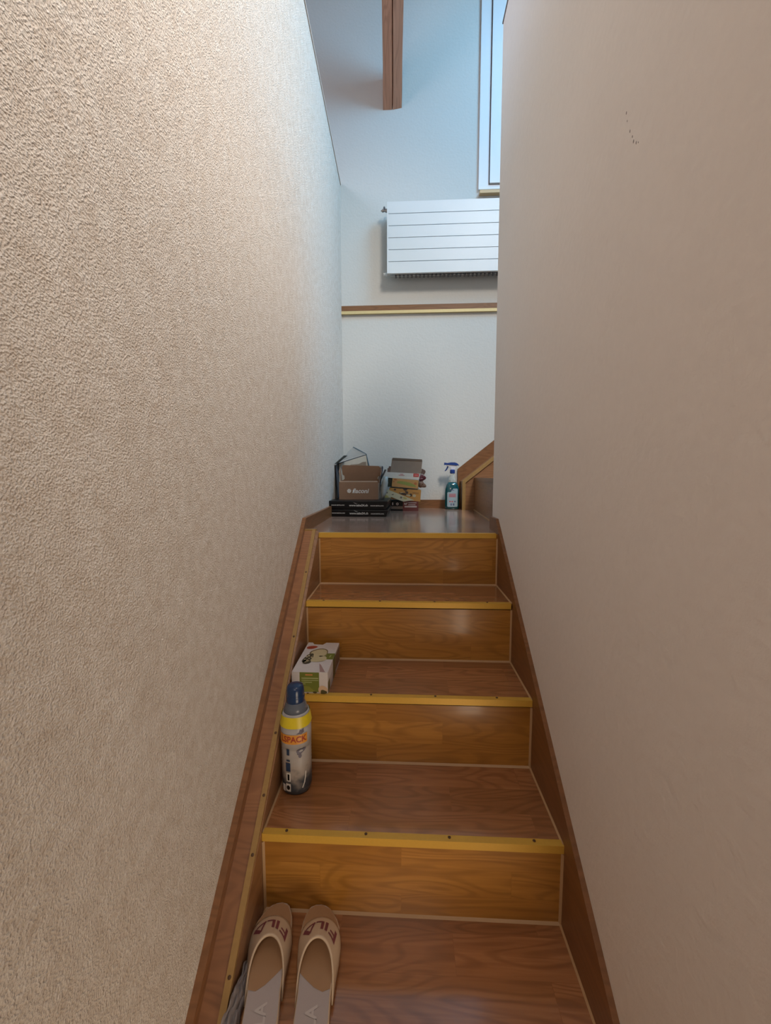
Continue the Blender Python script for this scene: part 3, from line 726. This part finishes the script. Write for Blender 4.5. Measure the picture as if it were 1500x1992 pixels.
bm = bmesh.new(); flat_shape(bm, rect(.027, .044, .074, .0470), fr(.0008)); flat_shape(bm, rect(.027, .0385, .074, .0405), fr(.0008)); flat_shape(bm, rect(.027, .033, .056, .035), fr(.0008)); flat_shape(bm, rect(.027, .0285, .038, .030), fr(.0008))
bm_obj('printing', bm, m_ol2, e, uv=False)
bm = bmesh.new(); flat_shape(bm, rect(.038, .0535, .058, .0570), fr(.0008)); bm_obj('printing', bm, plain('orange_ink', (.52, .22, .07), rough=.5), e, uv=False)
bm = bmesh.new(); flat_shape(bm, [(.028, .007), (.076, .007), (.060, .012), (.048, .022), (.036, .024)], fr(.0007)); bm_obj('printing', bm, plain('light_olive', (.19, .20, .03), rough=.5), e, uv=False)
bm = bmesh.new(); flat_shape(bm, ell(.086, .013, .013, .012, wob=.05), fr(.0010)); bm_obj('printing', bm, plain('peach_print', (.55, .38, .25), rough=.5), e, uv=False)
bm = bmesh.new(); flat_shape(bm, ell(.088, .007, .009, .006, wob=.15), fr(.0014)); flat_shape(bm, ell(.064, .006, .006, .003), fr(.0014)); bm_obj('printing', bm, plain('dark_olive_ink', (.07, .06, .02), rough=.5), e, uv=False)
# top print
bm = bmesh.new(); flat_shape(bm, [(.068, .078), (.1, .078), (.1, .118), (.060, .118)], tp(.0004)); lb = bm_obj('top_label', bm, m_olive, e, uv=False)
bm = bmesh.new(); flat_shape(bm, ell(.089, .098, .002, .009, rot=-.1), tp(.0008)); bar(bm, .070, .071, .079, .117, tp(.0008), 1); bar(bm, .074, .075, .079, .117, tp(.0008), 1); bm_obj('printing', bm, m_ol2, e, uv=False)
bm = bmesh.new()
def blob(cx, cy, rx, ry, rot, o_, b_): flat_shape(b_, ell(cx, cy, rx, ry, 18, rot, .06), tp(o_))
blob(.051, .120, .028, .030, .0, .0006, bm); blob(.034, .090, .018, .022, .4, .0007, bm)
bm_obj('printing', bm, plain('brown_rind', (.17, .125, .06), rough=.5), e, uv=False)
bm = bmesh.new(); blob(.052, .118, .024, .026, .0, .0010, bm); blob(.055, .079, .028, .019, .25, .0010, bm); blob(.042, .092, .016, .016, 0, .0011, bm)
bm_obj('printing', bm, plain('cream_cheese_print', (.50, .44, .27), rough=.5), e, uv=False)
bm = bmesh.new(); blob(.026, .083, .012, .030, -.25, .0013, bm); blob(.027, .060, .012, .014, .1, .0013, bm)
bm_obj('printing', bm, plain('dark_mushroom_print', (.055, .05, .03), rough=.5), e, uv=False)
bm = bmesh.new(); rnd = random.Random(2)
for i in range(16): blob(.028+rnd.uniform(-.010, .009), .066+rnd.uniform(-.016, .034), .0022, .0028, rnd.random()*3, .0016, bm)
bm_obj('printing', bm, m_cream, e, uv=False)
bm = bmesh.new(); blob(.020, .158, .017, .011, .3, .0006, bm); bm_obj('printing', bm, plain('tomato_print', (.33, .05, .025), rough=.5), e, uv=False)
bm = bmesh.new(); flat_shape(bm, [(.066, .052), (.074, .040), (.092, .002), (.078, .002), (.072, .026)], tp(.0006)); bm_obj('printing', bm, plain('mauve_ink', (.33, .22, .22), rough=.5), e, uv=False)
# side: green band, dark window
sd = lambda o_: (lambda u, v: Vector((w+o_, u, v)))
bm = bmesh.new(); flat_shape(bm, rect(.078, .0, .118, .062), sd(.0004)); flat_shape(bm, rect(.0, .004, .03, .034), sd(.0004)); bm_obj('side_printing', bm, plain('dull_olive_print', (.14, .12, .04), rough=.5), e, uv=False)
bm = bmesh.new(); bar(bm, .12, .19, .01, .055, sd(.0004), 1); bm_obj('side_printing', bm, plain('brown_side_print', (.22, .15, .10), rough=.5), e, uv=False)

# ------------------------------------------------------------------ bottle on the third tread
zt = zk[3]
e = tag(empty('plastic_bottle', (.0435, -.532, zt)), 'white and grey plastic bottle with blue cap and yellow shoulder band', 'bottle')
R0 = .0365
prof = [(.028, 0), (.0345, .004), (.0362, .014)]
z = .018
while z < .118:
    prof += [(R0, z), (R0-.0009, z+.0045)]; z += .009
prof += [(R0, .122), (R0+.0006, .150), (R0+.0006, .176), (R0-.001, .192), (.031, .207)]
bm = bmesh.new(); add_lathe(bm, prof, 48, sq=.25); 
mbt, nt, b = new_mat('bottle_sleeve')
tc = N(nt, 'ShaderNodeTexCoord'); sp_ = N(nt, 'ShaderNodeSeparateXYZ'); nt.links.new(tc.outputs['Object'], sp_.inputs[0])
no = N(nt, 'ShaderNodeTexNoise'); no.inputs['Scale'].default_value = 38; nt.links.new(tc.outputs['Object'], no.inputs['Vector'])
ad = N(nt, 'ShaderNodeMath', operation='MULTIPLY_ADD'); ad.inputs[1].default_value = .10; nt.links.new(no.outputs['Fac'], ad.inputs[0]); nt.links.new(sp_.outputs['Z'], ad.inputs[2])
cr = N(nt, 'ShaderNodeValToRGB'); nt.links.new(ad.outputs[0], cr.inputs[0])
el = cr.color_ramp.elements; el[0].position = .075; el[0].color = (.045, .055, .07, 1); el[1].position = .115; el[1].color = (.34, .30, .27, 1)
e3 = el.new(.20); e3.color = (.38, .38, .40, 1)
nt.links.new(cr.outputs[0], b.inputs['Base Color']); b.inputs['Roughness'].default_value = .35
bd = bm_obj('bottle_body', bm, mbt, e, smooth=True)
def ring(name, z0, z1, r0, r1, mat, parent=e, a0=None, a1=None, th=.0006):
    bm = bmesh.new(); n_ = 48
    full = a0 is None
    if full: a0, a1 = 0, 2*PI
    rows = []
    for j in range(4):
        t_ = j/3; z_ = z0+(z1-z0)*t_; r_ = r0+(r1-r0)*t_
        rr = []
        for i in range(n_+(0 if full else 1)):
            a = a0+(a1-a0)*i/n_; c_, s_ = math.cos(a), math.sin(a); k = 1.0/((abs(c_)**2.25+abs(s_)**2.25)**(1/2.25))
            rr.append(bm.verts.new((r_*k*c_, r_*k*s_, z_)))
        rows.append(rr)
    for a, b_ in zip(rows, rows[1:]):
        m_ = len(a)
        for i in range(m_ if full else m_-1): bm.faces.new((a[i], a[(i+1) % m_], b_[(i+1) % m_], b_[i]))
    return bm_obj(name, bm, mat, parent, smooth=True, uv=False)
yb_ = ring('yellow_band', .177, .203, R0+.0022, .0345, plain('bright_yellow', (.62, .50, .02), rough=.4))
ob = ring('orange_band', .137, .161, R0+.0013, R0+.0014, plain('orange_band', (.62, .27, .04), rough=.4), a0=-PI/2-1.25, a1=-PI/2+1.0)
def bmap(r, z0, sq=.25):
    def f(u, v):
        a = -PI/2+u/r; c_, s_ = math.cos(a), math.sin(a); k = 1.0/((abs(c_)**2.25+abs(s_)**2.25)**(1/2.25))
        return Vector((r*k*c_, r*k*s_, z0+v))
    return f
bm = text_bm('LSPACK', .0205, lambda u, v: bmap(R0+.0019, .149)(u*.92+.002, v), subdiv=2); bm_obj('lettering', bm, plain('red_brown_ink', (.33, .045, .02), rough=.5), ob, uv=False)
bm = bmesh.new(); mp = bmap(R0+.0012, 0)
for (x0, x1, z0, z1) in ((-.015, -.008, .108, .124), (-.016, -.007, .092, .096), (-.018, -.006, .066, .088)): bar(bm, x0, x1, z0, z1, mp, 3)
bm_obj('printing', bm, plain('navy_ink', (.012, .03, .075), rough=.5), bd, uv=False)
bm = bmesh.new()
for (x0, x1, z0, z1) in ((-.017, -.006, .040, .062), (-.019, -.006, .014, .034), (-.030, -.021, .012, .030)): bar(bm, x0, x1, z0, z1, mp, 3)
bm_obj('printing', bm, m_whiteink, bd, uv=False)
bm = bmesh.new(); mp3 = bmap(R0+.0016, 0)
bar(bm, -.014, -.009, .043, .059, mp3, 2); flat_shape(bm, ell(-.0125, .024, .0045, .006), mp3); bm_obj('printing', bm, m_black, bd, uv=False)
bm = bmesh.new(); tube(bm, [mp3(.018, .166), mp3(.014, .163)], .0, 3) if False else None
flat_shape(bm, [(.010, .163), (.016, .166), (.019, .174), (.022, .172), (.028, .176), (.029, .165), (.022, .162)], mp); flat_shape(bm, ell(.020, .118, .012, .006, rot=.4, wob=.2), mp); flat_shape(bm, ell(.018, .107, .004, .006), mp)
bm_obj('printing', bm, plain('violet_grey_ink', (.10, .09, .13), rough=.5), bd, uv=False)
bm = bmesh.new(); mp4 = bmap(R0+.0013, 0)
pts = [(.030, .062), (.029, .048), (.026, .034), (.021, .022)]
for (a, b_) in zip(pts, pts[1:]):
    bm.faces.new([bm.verts.new(mp4(*a)), bm.verts.new(mp4(*b_)), bm.verts.new(mp4(b_[0]+.003, b_[1]-.001)), bm.verts.new(mp4(a[0]+.003, a[1]))])
bm_obj('printing', bm, m_whiteink, bd, uv=False)
bm = bmesh.new(); add_lathe(bm, [(.0312, .204), (.027, .218), (.0235, .228), (.022, .232)], 40); bm_obj('bottle_neck', bm, plain('blue_grey_neck', (.10, .12, .16), rough=.3), e, smooth=True)
bm = bmesh.new(); add_lathe(bm, [(.0215, .226), (.0228, .229), (.0228, .243), (.0218, .245), (.0222, .247), (.0212, .262), (.0185, .269), (.010, .2715), (.001, .272)], 40)
bm_obj('cap', bm, plain('navy_cap', (.008, .032, .10), rough=.25), e, smooth=True)

# ------------------------------------------------------------------ slippers
OUT = [(0.0, -.004, .004), (.004, -.015, .015), (.014, -.024, .024), (.030, -.029, .029), (.06, -.031, .031), (.095, -.030, .031), (.13, -.032, .035),
       (.16, -.036, .040), (.185, -.0385, .042), (.205, -.0385, .041), (.220, -.037, .035), (.233, -.033, .026), (.243, -.029, .018), (.249, -.023, .009), (.252, -.013, -.001)]
def outline(side, grow=0.0):
    # side +1: outer edge towards +x
    L = [(side*o_+side*grow*(1 if o_ > 0 else .3), y) for y, i_, o_ in OUT]
    Rr = [(side*i_-side*grow, y) for y, i_, o_ in OUT]
    pts = L + Rr[::-1]
    return pts
def edge_at(y):
    for (a, b_) in zip(OUT, OUT[1:]):
        if a[0] <= y <= b_[0]:
            t_ = (y-a[0])/(b_[0]-a[0]); return a[1]+(b_[1]-a[1])*t_, a[2]+(b_[2]-a[2])*t_
    return OUT[-1][1:]
m_rub = plain('cream_rubber', (.60, .47, .34), rough=.45, noise=.03)
m_bed = plain('pale_mauve_footbed', (.47, .42, .42), rough=.6, noise=.03, bump=.1, scale=600)
m_tan = plain('tan_footbed', (.40, .24, .13), rough=.65, noise=.03)
m_plum = plain('plum_print', (.20, .055, .07), rough=.5)
m_ltr = plain('faint_white_print', (.58, .54, .53), rough=.5)
def slipper(loc, rotz, side, label):
    e = tag(empty('slipper', loc, (0, 0, rotz)), label, 'slipper', 'pair of slippers on the lowest visible step')
    pts = outline(side); cy0 = .126
    bm = bmesh.new()
    def lvl(sc_, z): return [(x*sc_, cy0+(y-cy0)*(1-(1-sc_)*.35), z) for x, y in pts]
    add_loft(bm, [lvl(.95, 0), lvl(.985, .003), lvl(.975, .012), lvl(1.0, .020), lvl(1.0, .025), lvl(.95, .027)])
    bm_obj('sole', bm, m_rub, e, smooth=False)
    bm = bmesh.new(); rings = []
    add_loft(bm, [lvl(.945, .0262), lvl(.94, .0278)]); fb = bm_obj('footbed', bm, m_bed, e)
    bm = bmesh.new(); rim = []
    for sg_ in (1, -1):
        row = []
        y0 = .100 if sg_ == side else .128
        for q_ in range(15):
            y = y0 + (.251-y0)*(q_/14)**.8; i_, o_ = edge_at(y)
            row.append((sg_*side and (side*o_ if sg_ == side else side*i_), y))
        rim.append(row)
    mid = [((.0), .108)]
    poly = [(x*.94, cy0+(y-cy0)*.975) for x, y in rim[0]] + [(x*.94, cy0+(y-cy0)*.975) for x, y in rim[1][::-1]] + ([(rim[1][0][0]*.5, .116), (0, .104), (rim[0][0][0]*.5, .097)] if side > 0 else [(rim[1][0][0]*.5, .097), (0, .104), (rim[0][0][0]*.5, .116)])
    tf = bm.faces.new([bm.verts.new((x, y, .0284)) for x, y in poly]); bmesh.ops.triangulate(bm, faces=[tf])
    ff = bm_obj('footbed_front', bm, m_tan, e, uv=False); ff['label'] = 'tan front part of the footbed'
    # strap
    def SP(s, t, off=0.0):
        th = PI*(1-s); sn = math.sin(th)
        yf_ = .176+.034*sn**.8; yr = .088+.070*sn**.62
        y = yf_*(1-t)+yr*t
        i_, o_ = edge_at(max(.05, min(.235, y-.0+ (0.0))))
        yy = yf_*(1-t)+yr*t
        il, ol = edge_at(.185*(1-t)+.10*t)
        L, R_ = (side*il, side*ol) if side > 0 else (side*ol, side*il)
        c_ = (L+R_)/2; hw = (R_-L)/2+.0035+off*.5
        H = (.034+.020*t)+off
        return Vector((c_+hw*math.cos(th), y, .012+ (H)*abs(sn)**.62 + (.0 if sn > 0 else 0)))
    bm = bmesh.new(); ns_, nt_ = 36, 10
    g_o = [[bm.verts.new(SP(i/ns_, j/nt_, 0)) for i in range(ns_+1)] for j in range(nt_+1)]
    g_i = [[bm.verts.new(SP(i/ns_, j/nt_, -.005)) for i in range(ns_+1)] for j in range(nt_+1)]
    for j in range(nt_):
        for i in range(ns_):
            bm.faces.new((g_o[j][i], g_o[j][i+1], g_o[j+1][i+1], g_o[j+1][i])); bm.faces.new((g_i[j][i], g_i[j+1][i], g_i[j+1][i+1], g_i[j][i+1]))
    for i in range(ns_):
        for j in (0, nt_): bm.faces.new((g_o[j][i], g_i[j][i], g_i[j][i+1], g_o[j][i+1]))
    for j in range(nt_):
        for i in (0, ns_): bm.faces.new((g_o[j][i], g_o[j+1][i], g_i[j+1][i], g_i[j][i]))
    sg = bm_obj('strap', bm, m_rub, e, smooth=True)
    # lettering printed across the strap, reading from the toe side
    def LM(u, v): return SP(.5-u/.105, .46+v/.052, .0010)
    bm = bmesh.new()
    def stroke(x0, y0, x1, y1, w_):
        a = Vector((x0, y0)); b_ = Vector((x1, y1)); d_ = (b_-a).normalized(); n_ = Vector((-d_.y, d_.x))*w_/2
        K = 6; pr = None
        for i in range(K+1):
            p = a+(b_-a)*i/K; v1 = bm.verts.new(LM(*(p+n_))); v2 = bm.verts.new(LM(*(p-n_)))
            if pr: bm.faces.new((pr[0], pr[1], v2, v1))
            pr = (v1, v2)
    # F I L A
    stroke(-.031, -.010, -.031, .010, .0046); stroke(-.033, .0085, -.018, .0085, .0036); stroke(-.031, .001, -.020, .001, .0034)
    stroke(-.0125, -.010, -.0125, .010, .0048)
    stroke(-.0050, -.010, -.0050, .010, .0048); stroke(-.0050, -.0085, .0060, -.0085, .0034)
    stroke(.0085, -.010, .0165, .010, .0034); stroke(.0165, .010, .0290, -.010, .0048); stroke(.0105, -.0080, .0250, -.0080, .0032)
    bm_obj('lettering', bm, m_plum, sg, uv=False)
    bm = text_bm('FILA', .028, lambda u, v: Vector((-v, .052+u, .0290)))
    bm_obj('lettering', bm, m_ltr, fb, uv=False)
    return e
ztr = zk[4]
slipper((.0745, -.928, ztr), math.radians(9.5), -1, 'left one of the cream slippers, against the stair side casing')
slipper((.1610, -.928, ztr), math.radians(6.0), 1, 'right one of the cream slippers, nearer the middle of the step')

# crumpled plastic bag between slipper and casing
bm = bmesh.new(); nu, nv = 16, 24; rnd = random.Random(11)
gr = []
for j in range(nv+1):
    row = []
    for i in range(nu+1):
        u, v = i/nu, j/nv
        hgt = .034*(1-u)**.7*min(1, (v+.05)*1.6)+.003
        wid = .006+.012*min(1, v*2)
        row.append(bm.verts.new((xl(-.8)+.003+u*wid+.0015*math.sin(v*19+u*6), -.765-.135*v+.004*math.sin(u*14+v*5), hgt+.004*math.sin(u*17+v*9)+.003*math.sin(v*31-u*13)+.003)))
    gr.append(row)
for j in range(nv):
    for i in range(nu): bm.faces.new((gr[j][i], gr[j][i+1], gr[j+1][i+1], gr[j+1][i]))
o = bm_obj('plastic_bag', bm, plain('translucent_grey_film', (.30, .27, .27), rough=.3, bump=.5, scale=90, Alpha=.8), None, smooth=True)
o.location = (0, 0, ztr+.003)
md = o.modifiers.new('thickness', 'SOLIDIFY'); md.thickness = .0008
tag(o, 'crumpled translucent grey plastic bag lying between the slippers and the stair casing', 'bag')
